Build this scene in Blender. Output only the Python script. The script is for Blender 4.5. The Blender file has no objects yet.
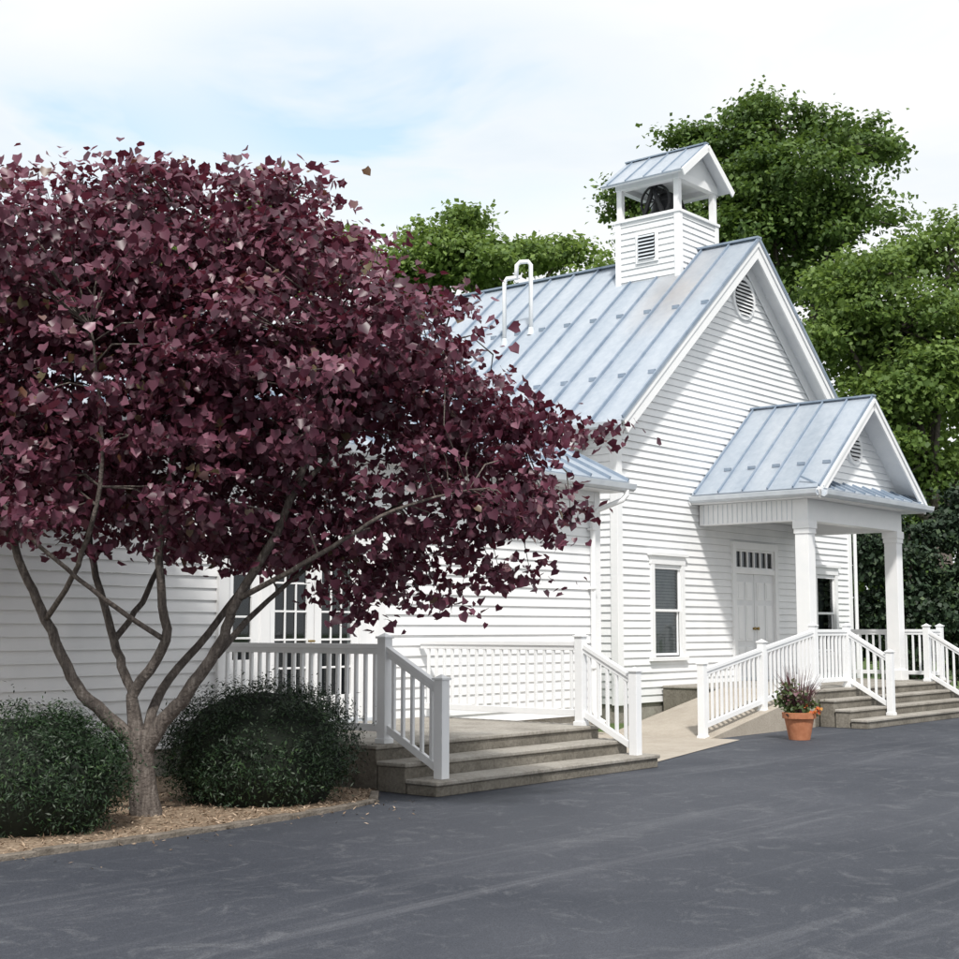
import bpy, math, random
import numpy as np
from mathutils import Vector, Matrix
random.seed(4)
sc=bpy.context.scene
A=0.696; X0,Y0=2.350,24.229
U=(math.sin(A),math.cos(A)); V=(-U[1],U[0])
FR=Matrix.Translation((X0,Y0,0))@Matrix.Rotation(math.pi/2-A,4,'Z')
def W(s,t,z=0): return (X0+s*U[0]+t*V[0], Y0+s*U[1]+t*V[1], z)

# ---------------- materials
def mat(name):
    m=bpy.data.materials.new(name); m.use_nodes=True
    nt=m.node_tree; b=nt.nodes['Principled BSDF']; return m,nt,b
def N(nt,t,**k):
    n=nt.nodes.new(t)
    for a,v in k.items(): setattr(n,a,v)
    return n
def ramp(nt,fac,stops):
    r=N(nt,'ShaderNodeValToRGB'); e=r.color_ramp.elements
    while len(e)<len(stops): e.new(.5)
    for x,(p,c) in zip(e,stops): x.position=p; x.color=(*c,1) if len(c)==3 else c
    nt.links.new(fac,r.inputs[0]); return r
def noise(nt,scale,detail=3,rough=.6,coord='Object',sc3=None,dist=0,rot=None):
    tc=N(nt,'ShaderNodeTexCoord'); n=N(nt,'ShaderNodeTexNoise')
    n.inputs['Scale'].default_value=scale; n.inputs['Detail'].default_value=detail; n.inputs['Roughness'].default_value=rough
    n.inputs['Distortion'].default_value=dist
    if sc3:
        mp=N(nt,'ShaderNodeMapping'); mp.inputs['Scale'].default_value=sc3
        if rot: mp.inputs['Rotation'].default_value=(0,0,rot)
        nt.links.new(tc.outputs[coord],mp.inputs[0]); nt.links.new(mp.outputs[0],n.inputs[0])
    else: nt.links.new(tc.outputs[coord],n.inputs[0])
    return n.outputs[0]
def bump(nt,b,h,strength,dist=.02):
    bp=N(nt,'ShaderNodeBump'); bp.inputs['Strength'].default_value=strength; bp.inputs['Distance'].default_value=dist
    nt.links.new(h,bp.inputs['Height']); nt.links.new(bp.outputs[0],b.inputs['Normal'])
def mixc(nt,f,a,b,mode='MIX'):
    m=N(nt,'ShaderNodeMix',data_type='RGBA',blend_type=mode)
    if isinstance(f,(int,float)): m.inputs[0].default_value=f
    else: nt.links.new(f,m.inputs[0])
    for i,x in ((6,a),(7,b)):
        if isinstance(x,tuple): m.inputs[i].default_value=(*x,1)
        else: nt.links.new(x,m.inputs[i])
    return m.outputs[2]
def simple(name,stops,scale=6,rough=.6,bs=0,bscale=40,metal=0,sc3=None,detail=3,spec=.5):
    m,nt,b=mat(name)
    r=ramp(nt,noise(nt,scale,detail,.65,sc3=sc3),stops); nt.links.new(r.outputs[0],b.inputs['Base Color'])
    b.inputs['Roughness'].default_value=rough; b.inputs['Metallic'].default_value=metal
    b.inputs['Specular IOR Level'].default_value=spec
    if bs: bump(nt,b,noise(nt,bscale,2),bs)
    return m
M_side=simple('white_siding',[(.3,(.75,.762,.775)),(.62,(.84,.844,.85))],1.3,.55,sc3=(1,1,.5))
M_trim=simple('white_trim',[(.3,(.80,.81,.82)),(.7,(.86,.86,.865))],2,.45)
M_vinyl=simple('white_vinyl_rail',[(.3,(.80,.81,.825)),(.7,(.86,.865,.87))],3,.35)
M_roof,nt,b=mat('standing_seam_metal')
n1=noise(nt,1.1,4,.6,sc3=(.35,1.6,.35)); n2=noise(nt,7,3,.7)
c=ramp(nt,n1,[(.3,(.35,.41,.485)),(.7,(.50,.545,.60))]).outputs[0]
c=mixc(nt,.25,c,ramp(nt,n2,[(.35,(.30,.35,.41)),(.7,(.58,.61,.65))]).outputs[0])
tc=N(nt,'ShaderNodeTexCoord'); mp=N(nt,'ShaderNodeVectorMath',operation='DISTANCE')
ms=N(nt,'ShaderNodeVectorMath',operation='MULTIPLY'); ms.inputs[1].default_value=(.75,1.6,.5)
nt.links.new(tc.outputs['Object'],ms.inputs[0]); nt.links.new(ms.outputs[0],mp.inputs[0]); mp.inputs[1].default_value=(3.3*.75,.75*1.6,8.2*.5)
mr=N(nt,'ShaderNodeMapRange'); mr.inputs[1].default_value=.15; mr.inputs[2].default_value=1.4; mr.inputs[3].default_value=.9; mr.inputs[4].default_value=0
nt.links.new(mp.outputs['Value'],mr.inputs[0])
mm=N(nt,'ShaderNodeMath',operation='MULTIPLY'); nt.links.new(mr.outputs[0],mm.inputs[0]); nt.links.new(n1,mm.inputs[1])
c=mixc(nt,mm.outputs[0],c,(.42,.33,.26))
nt.links.new(c,b.inputs['Base Color']); b.inputs['Metallic'].default_value=.3; b.inputs['Roughness'].default_value=.36
M_seam=simple('roof_seam',[(.3,(.20,.26,.34)),(.7,(.32,.38,.46))],3,.5,metal=.3)
M_gut=simple('gutter_paint',[(.3,(.52,.56,.61)),(.7,(.64,.68,.72))],3,.4)
M_soff=simple('soffit_paint',[(.3,(.70,.71,.73)),(.7,(.78,.79,.80))],3,.6)
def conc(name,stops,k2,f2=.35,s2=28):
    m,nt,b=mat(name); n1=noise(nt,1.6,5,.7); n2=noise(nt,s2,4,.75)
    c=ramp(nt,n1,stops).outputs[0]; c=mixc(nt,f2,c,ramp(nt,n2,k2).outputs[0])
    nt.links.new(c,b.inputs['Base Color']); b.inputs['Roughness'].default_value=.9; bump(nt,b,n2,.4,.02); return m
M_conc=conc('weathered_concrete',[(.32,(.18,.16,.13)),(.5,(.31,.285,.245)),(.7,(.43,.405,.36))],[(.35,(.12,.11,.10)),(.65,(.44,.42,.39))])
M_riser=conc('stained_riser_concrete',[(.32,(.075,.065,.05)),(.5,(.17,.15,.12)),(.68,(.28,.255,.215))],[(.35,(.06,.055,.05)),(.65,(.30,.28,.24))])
M_walk=conc('walkway_concrete',[(.3,(.32,.275,.22)),(.7,(.46,.41,.345))],[(.35,(.2,.175,.15)),(.65,(.48,.45,.40))],.25,40)
M_asph,nt,b=mat('asphalt')
n1=noise(nt,.35,3,.6,dist=.6); n3=noise(nt,1.0,6,.75,sc3=(.14,1.5,1),dist=.9,rot=.25); n4=noise(nt,150,2,.85)
c=ramp(nt,n1,[(.3,(.034,.039,.051)),(.7,(.058,.063,.077))]).outputs[0]
c=mixc(nt,ramp(nt,n3,[(.52,(0,0,0)),(.70,(.55,.55,.55))]).outputs[0],c,(.125,.13,.145))
n5=noise(nt,2.2,6,.8,dist=1.6)
c=mixc(nt,ramp(nt,n5,[(.53,(0,0,0)),(.66,(.45,.45,.45))]).outputs[0],c,(.135,.14,.152))
c=mixc(nt,.75,c,ramp(nt,n4,[(.3,(.22,.22,.22)),(.72,(1.8,1.8,1.8))]).outputs[0],'MULTIPLY')
nt.links.new(c,b.inputs['Base Color']); b.inputs['Roughness'].default_value=.75; b.inputs['Specular IOR Level'].default_value=.3
M_grass=simple('lawn_grass',[(.3,(.05,.085,.02)),(.7,(.10,.15,.04))],3,.9,.6,60)
M_mulch=simple('mulch_ground',[(.3,(.14,.095,.06)),(.5,(.26,.19,.13)),(.7,(.38,.30,.22))],22,.95,.9,60)
M_curb=simple('bed_edging',[(.3,(.09,.075,.06)),(.7,(.22,.19,.16))],8,.9,.6,40)
M_bark=simple('tree_bark',[(.3,(.05,.04,.035)),(.55,(.12,.10,.088)),(.75,(.22,.195,.175))],11,.9,.9,34,sc3=(3,3,.6))
M_terra=simple('terracotta',[(.3,(.36,.13,.06)),(.7,(.50,.21,.11))],8,.8,.1,30)
M_soil=simple('soil',[(.3,(.03,.02,.015)),(.7,(.08,.055,.04))],30,.95)
M_iron=simple('cast_iron',[(.3,(.010,.010,.012)),(.7,(.02,.02,.023))],12,.5)
M_dark=simple('dark_interior',[(.3,(.012,.014,.017)),(.7,(.03,.034,.038))],2,.8)
M_blind=simple('window_blind',[(.3,(.30,.31,.30)),(.7,(.40,.41,.39))],5,.7)
M_brass=simple('brass_handle',[(.3,(.25,.17,.06)),(.7,(.4,.28,.1))],12,.35,metal=.9)
M_glass=bpy.data.materials.new('window_glass'); M_glass.use_nodes=True; nt=M_glass.node_tree; nt.nodes.clear()
o=N(nt,'ShaderNodeOutputMaterial'); mx=N(nt,'ShaderNodeMixShader'); tr=N(nt,'ShaderNodeBsdfTransparent'); gl=N(nt,'ShaderNodeBsdfGlossy'); gl.inputs['Roughness'].default_value=.03
tr.inputs[0].default_value=(.8,.84,.86,1); gl.inputs[0].default_value=(.9,.93,.96,1)
fr=N(nt,'ShaderNodeFresnel'); fr.inputs[0].default_value=1.6
nt.links.new(fr.outputs[0],mx.inputs[0]); nt.links.new(tr.outputs[0],mx.inputs[1]); nt.links.new(gl.outputs[0],mx.inputs[2]); nt.links.new(mx.outputs[0],o.inputs[0])

def leafmat(name,stops,rough=.5,trans=.3,tcol=(.2,.3,.05),spec=.4):
    m=bpy.data.materials.new(name); m.use_nodes=True; nt=m.node_tree; b=nt.nodes['Principled BSDF']; o=nt.nodes['Material Output']
    at=N(nt,'ShaderNodeAttribute',attribute_name='tint')
    r=ramp(nt,at.outputs['Fac'],stops); nt.links.new(r.outputs[0],b.inputs['Base Color'])
    b.inputs['Roughness'].default_value=rough; b.inputs['Specular IOR Level'].default_value=spec
    if trans>0:
        t=N(nt,'ShaderNodeBsdfTranslucent'); mx=N(nt,'ShaderNodeMixShader'); mx.inputs[0].default_value=trans
        nt.links.new(mixc(nt,.5,r.outputs[0],tcol),t.inputs[0])
        nt.links.new(b.outputs[0],mx.inputs[1]); nt.links.new(t.outputs[0],mx.inputs[2]); nt.links.new(mx.outputs[0],o.inputs[0])
    return m
L_purple=leafmat('redbud_leaf',[(0,(.038,.014,.026)),(.35,(.080,.024,.043)),(.65,(.145,.046,.076)),(.88,(.25,.11,.155)),(.95,(.11,.095,.042)),(1,(.16,.055,.035))],.40,.25,(.27,.03,.05),.5)
L_green=leafmat('oak_leaf',[(0,(.03,.065,.016)),(.5,(.085,.15,.036)),(1,(.17,.25,.07))],.55,.35,(.2,.3,.05))
L_green2=leafmat('maple_leaf',[(0,(.055,.105,.024)),(.5,(.14,.22,.055)),(1,(.25,.35,.10))],.55,.4,(.27,.38,.07))
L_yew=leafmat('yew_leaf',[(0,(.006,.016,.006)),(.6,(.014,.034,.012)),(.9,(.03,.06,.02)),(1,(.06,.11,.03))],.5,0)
L_conif=leafmat('conifer_leaf',[(0,(.008,.02,.010)),(.6,(.022,.045,.02)),(1,(.06,.095,.035))],.6,0)
L_pot=leafmat('pot_leaf',[(0,(.04,.07,.03)),(.5,(.10,.14,.05)),(.8,(.14,.06,.08)),(1,(.25,.12,.15))],.5,.3)
L_blade=leafmat('fountain_grass_blade',[(0,(.12,.05,.06)),(1,(.12,.05,.06))],.5,.2)
L_flower=leafmat('flower_petal',[(0,(.55,.22,.03)),(.5,(.65,.1,.06)),(1,(.7,.5,.1))],.6,.3,(.6,.3,.1))
L_weed=leafmat('weed_leaf',[(0,(.12,.2,.03)),(1,(.4,.42,.06))],.6,.3)
L_chip=leafmat('mulch_chip',[(0,(.10,.065,.04)),(.5,(.27,.19,.13)),(1,(.5,.39,.29))],.9,.0)

# ---------------- mesh builder
class MB:
    def __init__(s): s.v=[];s.f=[];s.m=[];s.mats=[]
    def mi(s,m):
        if m not in s.mats: s.mats.append(m)
        return s.mats.index(m)
    def add(s,vs,fs,m):
        o=len(s.v); s.v+= [tuple(x) for x in vs]; i=s.mi(m)
        for f in fs: s.f.append([a+o for a in f]); s.m.append(i)
    def box(s,a,b,m):
        x0,y0,z0=[min(p,q) for p,q in zip(a,b)]; x1,y1,z1=[max(p,q) for p,q in zip(a,b)]
        s.add([(x0,y0,z0),(x1,y0,z0),(x1,y1,z0),(x0,y1,z0),(x0,y0,z1),(x1,y0,z1),(x1,y1,z1),(x0,y1,z1)],
          [(0,3,2,1),(4,5,6,7),(0,1,5,4),(1,2,6,5),(2,3,7,6),(3,0,4,7)],m)
    def slab(s,p,th,m,off=0):
        p=[Vector(q) for q in p]; n=(p[1]-p[0]).cross(p[3]-p[0]).normalized()
        if n.z<0: n=-n
        k=len(p)
        vs=[q-n*off for q in p]+[q-n*(off+th) for q in p]
        s.add(vs,[tuple(range(k)),tuple(range(2*k-1,k-1,-1))]+[(i,(i+1)%k,k+(i+1)%k,k+i) for i in range(k)],m)
    def beam(s,a,b,w,h,m,up=(0,0,1)):
        a=Vector(a);b=Vector(b);d=(b-a).normalized(); up=Vector(up)
        r=d.cross(up).normalized()*(w/2); q=r.cross(d).normalized()*(h/2)
        vs=[a-r-q,a+r-q,a+r+q,a-r+q,b-r-q,b+r-q,b+r+q,b-r+q]
        s.add(vs,[(0,3,2,1),(4,5,6,7),(0,1,5,4),(1,2,6,5),(2,3,7,6),(3,0,4,7)],m)
    def tube(s,pts,rad,m,n=8,cap=True):
        pts=[Vector(p) for p in pts]; vs=[]; 
        pr=None
        for i,p in enumerate(pts):
            d=(pts[min(i+1,len(pts)-1)]-pts[max(i-1,0)]).normalized()
            if pr is None: r=d.orthogonal().normalized()
            else:
                r=(pr-d*pr.dot(d)).normalized()
            pr=r; q=d.cross(r); ra=rad[i] if hasattr(rad,'__len__') else rad
            for k in range(n):
                a=2*math.pi*k/n; vs.append(p+r*(math.cos(a)*ra)+q*(math.sin(a)*ra))
        fs=[(i*n+k,i*n+(k+1)%n,(i+1)*n+(k+1)%n,(i+1)*n+k) for i in range(len(pts)-1) for k in range(n)]
        if cap: fs+=[tuple(range(n-1,-1,-1)),tuple(range((len(pts)-1)*n,len(pts)*n))]
        s.add(vs,fs,m)
    def lathe(s,prof,c,m,n=24):
        vs=[(c[0]+r*math.cos(2*math.pi*k/n),c[1]+r*math.sin(2*math.pi*k/n),c[2]+z) for r,z in prof for k in range(n)]
        s.add(vs,[(i*n+k,i*n+(k+1)%n,(i+1)*n+(k+1)%n,(i+1)*n+k) for i in range(len(prof)-1) for k in range(n)],m)
    def obj(s,name,parent=None,smooth=False,bevel=0):
        me=bpy.data.meshes.new(name); me.from_pydata(s.v,[],s.f)
        for m in s.mats: me.materials.append(m)
        me.polygons.foreach_set('material_index',s.m)
        if smooth: me.polygons.foreach_set('use_smooth',[True]*len(me.polygons))
        me.update(); o=bpy.data.objects.new(name,me); sc.collection.objects.link(o)
        if parent: o.parent=parent
        if bevel:
            b=o.modifiers.new('bevel','BEVEL'); b.width=bevel; b.segments=1; b.limit_method='ANGLE'
        return o
def empty(name,frame=True):
    e=bpy.data.objects.new(name,None); sc.collection.objects.link(e)
    if frame: e.matrix_world=FR
    return e

def siding(M,F,z0,z1,ext,ops=(),e=.13,lip=.025,m=None):
    m=m or M_side; z=z0
    while z<z1-1e-4:
        zt=min(z+e,z1); a0,a1=ext(z); b0,b1=ext(zt); zm=(z+zt)/2
        iv=[(a0,a1,b0,b1)]
        for (o0,o1,oz0,oz1) in ops:
            if oz0<zm<oz1:
                ni=[]
                for (p0,p1,q0,q1) in iv:
                    if o0>p0 and o1<p1: ni+=[(p0,o0,q0,o0),(o1,p1,o1,q1)]
                    else: ni.append((p0,p1,q0,q1))
                iv=ni
        for (p0,p1,q0,q1) in iv:
            if p1-p0<.01: continue
            j=random.uniform(-.004,.004)
            M.add([F(p0,lip+j,z),F(p1,lip-j,z),F(max(q1,q0),.0,zt),F(q0,.0,zt),F(p0,-.01,z+.004),F(p1,-.01,z+.004)],[(0,1,2,3),(4,5,1,0)],m)
        z=zt

church=empty('church_building')
# ======== MAIN
Wd=9.02; H=Wd/2; ZE,ZA=5.146,9.296; OV=.35; SL=(ZA-ZE)/(H+OV); L=14
def zroof(s): return ZE+SL*(s+OV) if s<H else ZA-SL*(s-H)
m=MB()
Ff=lambda a,o,z:(a,-o,z)
zw=zroof(0)-.12
def gext(z):
    if z<=zw: return (0,Wd)
    k=(z-zw)/SL; return (min(k,H-.001),max(Wd-k,H+.001))
win1=(1.09,2.02,1.12,2.72); win2=(7.35,8.25,1.12,2.72); door=(3.87,5.62,.6,3.15)
siding(m,Ff,.32,ZA-.15,gext,[win1,win2,door])
Fl=lambda a,o,z:(-o,a,z)
siding(m,Fl,.32,5.1,lambda z:(0,L))
m.add([(Wd,0,0),(Wd,L,0),(Wd,L,5.2),(Wd,0,5.2)],[(0,1,2,3)],M_side)
m.add([(0,L,0),(Wd,L,0),(Wd,L,5.2),(H,L,ZA-.1),(0,L,5.2)],[(0,1,2,3,4)],M_side)
m.obj('main_walls',church)
m=MB()
m.box((.02,.02,0),(Wd-.02,L-.02,.318),M_conc)
m.obj('foundation',church)
m=MB()
m.box((-.045,-.05,.3),(.12,.1,5.05),M_trim); m.box((Wd-.11,-.05,.3),(Wd+.04,.1,5.05),M_trim)
for sg in (-1,1):
    e=(H+sg*(H+OV),ZE); a=(H,ZA)
    up=Vector((sg*SL,0,1)).normalized()
    def P(pt,t,off): return (pt[0]-up.x*off,t,pt[1]-up.z*off)
    for (t0,t1,o0,o1,mm_) in ((-OV-.02,-OV+.015,.035,.30,M_trim),(-OV-.045,-OV-.02,.035,.12,M_trim),(-OV+.015,.0,.13,.16,M_soff),(-.05,-.028,.16,.40,M_trim)):
        q=[P(e,t0,o0),P(a,t0,o0),P(a,t1,o0),P(e,t1,o0)]; q2=[P(e,t0,o1),P(a,t0,o1),P(a,t1,o1),P(e,t1,o1)]
        fix=lambda L_,o:[(H if i in(1,2) else p[0],p[1],(ZA-o/up.z if i in(1,2) else p[2])) for i,p in enumerate(L_)]
        q=fix(q,o0); q2=fix(q2,o1)
        m.add(q+q2,[(0,1,2,3),(7,6,5,4),(0,4,5,1),(1,5,6,2),(2,6,7,3),(3,7,4,0)],mm_)
m.box((-OV-.01,-OV+.02,ZE-.22),(-OV+.015,L,ZE-.03),M_trim); m.box((-OV+.015,-OV+.03,ZE-.2),(-.03,L,ZE-.17),M_soff)
m.box((Wd+OV-.015,-OV+.02,ZE-.22),(Wd+OV+.01,L,ZE-.03),M_trim)
m.obj('main_trim',church,bevel=.004)
m=MB()
for sg in (-1,1):
    e=H+sg*(H+OV+.03)
    m.slab([(e,-OV-.06,ZE-SL*.03),(H,-OV-.06,ZA),(H,L+.3,ZA),(e,L+.3,ZE-SL*.03)],.03,M_roof)
m.obj('main_roof',church)
m=MB()
up=Vector((-SL,0,1)).normalized()
t=-OV-.05
while t<L:
    m.beam((-OV-.02,t,ZE+.02),(H-.02,t,ZA+.0),.032,.06,M_seam,up)
    m.beam((Wd+OV+.02,t,ZE+.02),(H+.02,t,ZA+.0),.032,.06,M_seam,(SL,0,1))
    for sp_ in (.75,2.6):
        m.beam((sp_,t+.05,zroof(sp_)+.03),(sp_,t+.20,zroof(sp_)+.03),.03,.07,M_seam)
    t+=.64
m.beam((H,-OV-.07,ZA+.025),(H,L+.3,ZA+.025),.16,.04,M_seam)
m.obj('roof_seams',church)
m=MB()
def gutter(a,b,out):
    a=Vector(a);b=Vector(b);o=Vector(out)
    prof=[(0,0),(0,-.11),(.05,-.125),(.10,-.09),(.12,-.01),(.105,-.01),(.09,-.08),(.05,-.105),(.015,-.1),(.015,0)]
    vs=[p+o*x+Vector((0,0,z)) for p in (a,b) for x,z in prof]; n=len(prof)
    m.add(vs,[(i,(i+1)%n,n+(i+1)%n,n+i) for i in range(n)]+[tuple(range(n)),tuple(range(2*n-1,n-1,-1))],M_gut)
gutter((-OV-.015,-OV-.02,ZE-.035),(-OV-.015,L,ZE-.035),(-1,0,0))
def vent(c,r,t):
    n=28
    ring=[]
    for (rr,tt) in ((r,t-.01),(r,t-.055),(r+.08,t-.055),(r+.08,t+.02)):
        ring.append([(c[0]+rr*math.cos(2*math.pi*k/n),tt,c[1]+rr*math.sin(2*math.pi*k/n)) for k in range(n)])
    vs=sum(ring,[])
    m.add(vs,[(i*n+k,i*n+(k+1)%n,(i+1)*n+(k+1)%n,(i+1)*n+k) for i in range(3) for k in range(n)],M_trim)
    m.add([(c[0]+r*math.cos(2*math.pi*k/n),t-.032,c[1]+r*math.sin(2*math.pi*k/n)) for k in range(n)],[tuple(range(n))],M_dark)
    z=-r+.05
    while z<r-.02:
        w=math.sqrt(max(r*r-z*z,0))-.005
        m.add([(c[0]-w,t-.08,c[1]+z-.04),(c[0]+w,t-.08,c[1]+z-.04),(c[0]+w,t-.036,c[1]+z+.02),(c[0]-w,t-.036,c[1]+z+.02)],[(0,1,2,3)],M_trim)
        z+=.075
vent((H,8.15),.36,0)
def window(op,t=0,blind=True,crown=True):
    s0,s1,z0,z1=op; w=.11
    m.box((s0-w+.02,t-.055,z0-.02),(s0+.02,t+.02,z1+.02),M_trim); m.box((s1-.02,t-.055,z0-.02),(s1+w-.02,t+.02,z1+.02),M_trim)
    m.box((s0-w,t-.06,z1+.02),(s1+w,t+.02,z1+.17),M_trim)
    if crown: m.box((s0-w-.05,t-.1,z1+.17),(s1+w+.05,t+.02,z1+.23),M_trim)
    m.box((s0-w-.03,t-.09,z0-.09),(s1+w+.03,t+.02,z0-.02),M_trim)
    zm=(z0+z1)/2
    for (a,b,tt) in ((zm-.02,z1+.0,.0),(z0,zm+.02,.03)):
        m.box((s0+.02,t+tt,a),(s0+.065,t+tt+.03,b),M_trim); m.box((s1-.065,t+tt,a),(s1-.02,t+tt+.03,b),M_trim)
        m.box((s0+.065,t+tt,a),(s1-.065,t+tt+.03,a+.045),M_trim); m.box((s0+.065,t+tt,b-.045),(s1-.065,t+tt+.03,b),M_trim)
        m.add([(s0+.06,t+tt+.015,a+.04),(s1-.06,t+tt+.015,a+.04),(s1-.06,t+tt+.015,b-.04),(s0+.06,t+tt+.015,b-.04)],[(0,1,2,3)],M_glass)
    m.add([(s0-.1,t+.25,z0-.1),(s1+.1,t+.25,z0-.1),(s1+.1,t+.25,z1+.1),(s0-.1,t+.25,z1+.1)],[(0,1,2,3)],M_dark)
    for x in (s0-.02,s1+.02): m.add([(x,t+.02,z0-.1),(x,t+.25,z0-.1),(x,t+.25,z1+.1),(x,t+.02,z1+.1)],[(0,1,2,3)],M_dark)
    if blind:
        z=z0+.05
        while z<z1-.05:
            m.add([(s0+.03,t+.07,z),(s1-.03,t+.07,z),(s1-.03,t+.09,z+.05),(s0+.03,t+.09,z+.05)],[(0,1,2,3)],M_blind); z+=.055
window(win1); window(win2,blind=False)
s0,s1=door[0],door[1]
m.box((s0-.02,-.065,.6),(s0+.1,.03,3.15),M_trim); m.box((s1-.1,-.065,.6),(s1+.02,.03,3.15),M_trim)
m.box((s0-.03,-.07,3.13),(s1+.03,.03,3.27),M_trim); m.box((s0+.1,-.05,2.66),(s1-.1,.03,2.76),M_trim)
m.box((s0+.1,-.03,.6),(s1-.1,.06,.66),M_gut)
sm=(s0+s1)/2
for a,b in ((s0+.1,sm-.008),(sm+.008,s1-.1)):
    m.box((a,.0,.66),(b,.04,2.66),M_soff)
    w=b-a
    for (x0,x1) in ((a+.09,a+w/2-.04),(a+w/2+.04,b-.09)):
        for (z0,z1) in ((.82,1.25),(1.36,2.05),(2.15,2.5)):
            m.box((x0,-.012,z0),(x1,-.001,z1),M_trim); m.box((x0+.04,-.02,z0+.04),(x1-.04,-.0115,z1-.04),M_trim)
m.tube([(sm+.07,-.0,1.6),(sm+.07,-.06,1.6)],[.02,.035],M_brass,10)
m.tube([(sm-.07,-.0,1.6),(sm-.07,-.06,1.6)],[.02,.035],M_brass,10)
m.add([(s0+.1,.1,2.7),(s1-.1,.1,2.7),(s1-.1,.1,3.2),(s0+.1,.1,3.2)],[(0,1,2,3)],M_dark)
m.add([(s0+.1,.02,2.76),(s1-.1,.02,2.76),(s1-.1,.02,3.13),(s0+.1,.02,3.13)],[(0,1,2,3)],M_glass)
for i in range(0,7):
    x=s0+.12+(s1-s0-.24)*i/6; m.box((x-.02,-.02,2.76),(x+.02,.015,3.13),M_trim)
m.box((s0+.1,-.021,2.75),(s1-.1,.016,2.79),M_trim);m.box((s0+.1,-.021,3.09),(s1-.1,.016,3.135),M_trim)
m.obj('windows_and_doors',church,bevel=.003)

m=MB()
m.tube([(2.35,4.35,7.2),(2.35,4.35,8.75),(2.37,4.3,8.83),(2.45,4.1,8.84)],.045,M_trim,10)
m.tube([(2.6,3.85,7.4),(2.6,3.85,9.1),(2.57,3.9,9.17),(2.5,4.05,9.17),(2.45,4.1,9.1),(2.45,4.12,8.8)],.045,M_trim,10)
for p in((2.35,4.35),(2.6,3.85)): m.lathe([(.09,zroof(p[0])-.05),(.05,zroof(p[0])+.12)],(p[0],p[1],0),M_gut,14)
m.obj('vent_pipes',church,smooth=True)

# ======== BELFRY
m=MB(); bw=.74; bs,bt=H,1.73
x0,x1,y0,y1=bs-bw,bs+bw,bt-bw,bt+bw; zb0,zb1=8.3,9.95
siding(m,lambda a,o,z:(a,y0-o,z),zb0,zb1,lambda z:(x0,x1),e=.13)
siding(m,lambda a,o,z:(x0-o,a,z),zb0,zb1,lambda z:(y0,y1),e=.13)
m.box((x0+.012,y0+.012,zb0),(x1-.0,y1,zb1-.01),M_side)
for (cx,cy) in ((x0,y0),(x1,y0),(x0,y1),(x1,y1)):
    sx=1 if cx==x0 else -1; sy=1 if cy==y0 else -1
    m.box((cx-sx*.038,cy-sy*.038,zb0-.2),(cx+sx*.09,cy+sy*.09,zb1),M_trim)
    m.box((cx-sx*.01,cy-sy*.01,zb1+.06),(cx+sx*.11,cy+sy*.11,10.66),M_trim)
m.box((x0-.06,y0-.06,zb1),(x1+.06,y1+.06,zb1+.06),M_trim)
m.box((x0-.03,y0-.03,10.65),(x1+.03,y0+.12,10.8),M_trim); m.box((x0-.03,y1-.12,10.65),(x1+.03,y1+.03,10.8),M_trim)
m.box((x0-.03,y0+.12,10.65),(x0+.12,y1-.12,10.8),M_trim); m.box((x1-.12,y0+.12,10.65),(x1+.03,y1-.12,10.8),M_trim)
m.box((x0+.1,y0+.1,10.76),(x1-.1,y1-.1,10.79),M_soff)
lc=bt; m.box((x0-.055,lc-.27,9.02),(x0-.02,lc+.27,9.68),M_trim)
m.add([(x0-.058,lc-.2,9.09),(x0-.058,lc+.2,9.09),(x0-.058,lc+.2,9.61),(x0-.058,lc-.2,9.61)],[(0,1,2,3)],M_dark)
z=9.10
while z<9.58:
    m.add([(x0-.09,lc-.2,z),(x0-.09,lc+.2,z),(x0-.06,lc+.2,z+.045),(x0-.06,lc-.2,z+.045)],[(0,1,2,3)],M_gut); z+=.075
ro=.26; re_=10.74; ra=11.5; hw=bw+ro
for yy in (y0-.02,y1+.02):
    m.add([(x0-.03,yy,10.8),(x1+.03,yy,10.8),(bs,yy,ra-.1)],[(0,1,2)],M_side)
yf,yb=y0-ro,y1+ro
for sg in(-1,1):
    e=bs+sg*hw
    m.slab([(e,yf,re_),(bs,yf,ra),(bs,yb,ra),(e,yb,re_)],.03,M_roof)
    m.slab([(e,yf+.04,re_),(bs,yf+.04,ra),(bs,yb-.04,ra),(e,yb-.04,re_)],.035,M_soff,.031)
    upb=Vector((sg*(ra-re_)/hw,0,1))
    m.beam((e,yf-.012,re_-.085),(bs,yf-.012,ra-.085),.03,.15,M_trim,upb)
    k=0
    while yf+.02+k*.45<yb: m.beam((e,yf+.02+k*.45,re_+.012),(bs,yf+.02+k*.45,ra+.012),.022,.035,M_seam,upb); k+=1
m.beam((bs,yf,ra+.01),(bs,yb,ra+.01),.12,.03,M_seam)
m.obj('belfry',church,bevel=.003)
m=MB()
prof=[(0,.50),(.10,.495),(.20,.455),(.26,.37),(.29,.26),(.33,.14),(.40,.03),(.45,0),(.40,0),(.32,.12),(.25,.25),(.0,.40)]
m.lathe(prof,(bs,bt,10.14),M_iron,28)
m.beam((bs-.5,bt,10.64),(bs+.5,bt,10.64),.09,.10,M_iron)
for sx in(-.52,.52):
    m.beam((bs+sx,bt-.26,10.0),(bs+sx,bt,10.64),.07,.07,M_iron,(1,0,0)); m.beam((bs+sx,bt+.26,10.0),(bs+sx,bt,10.64),.07,.07,M_iron,(1,0,0))
wx=bs-.44
ring=[(wx,bt+.34*math.cos(a),10.38+.34*math.sin(a)) for a in [i*math.pi/12 for i in range(25)]]
m.tube(ring,.026,M_iron,6)
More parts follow.
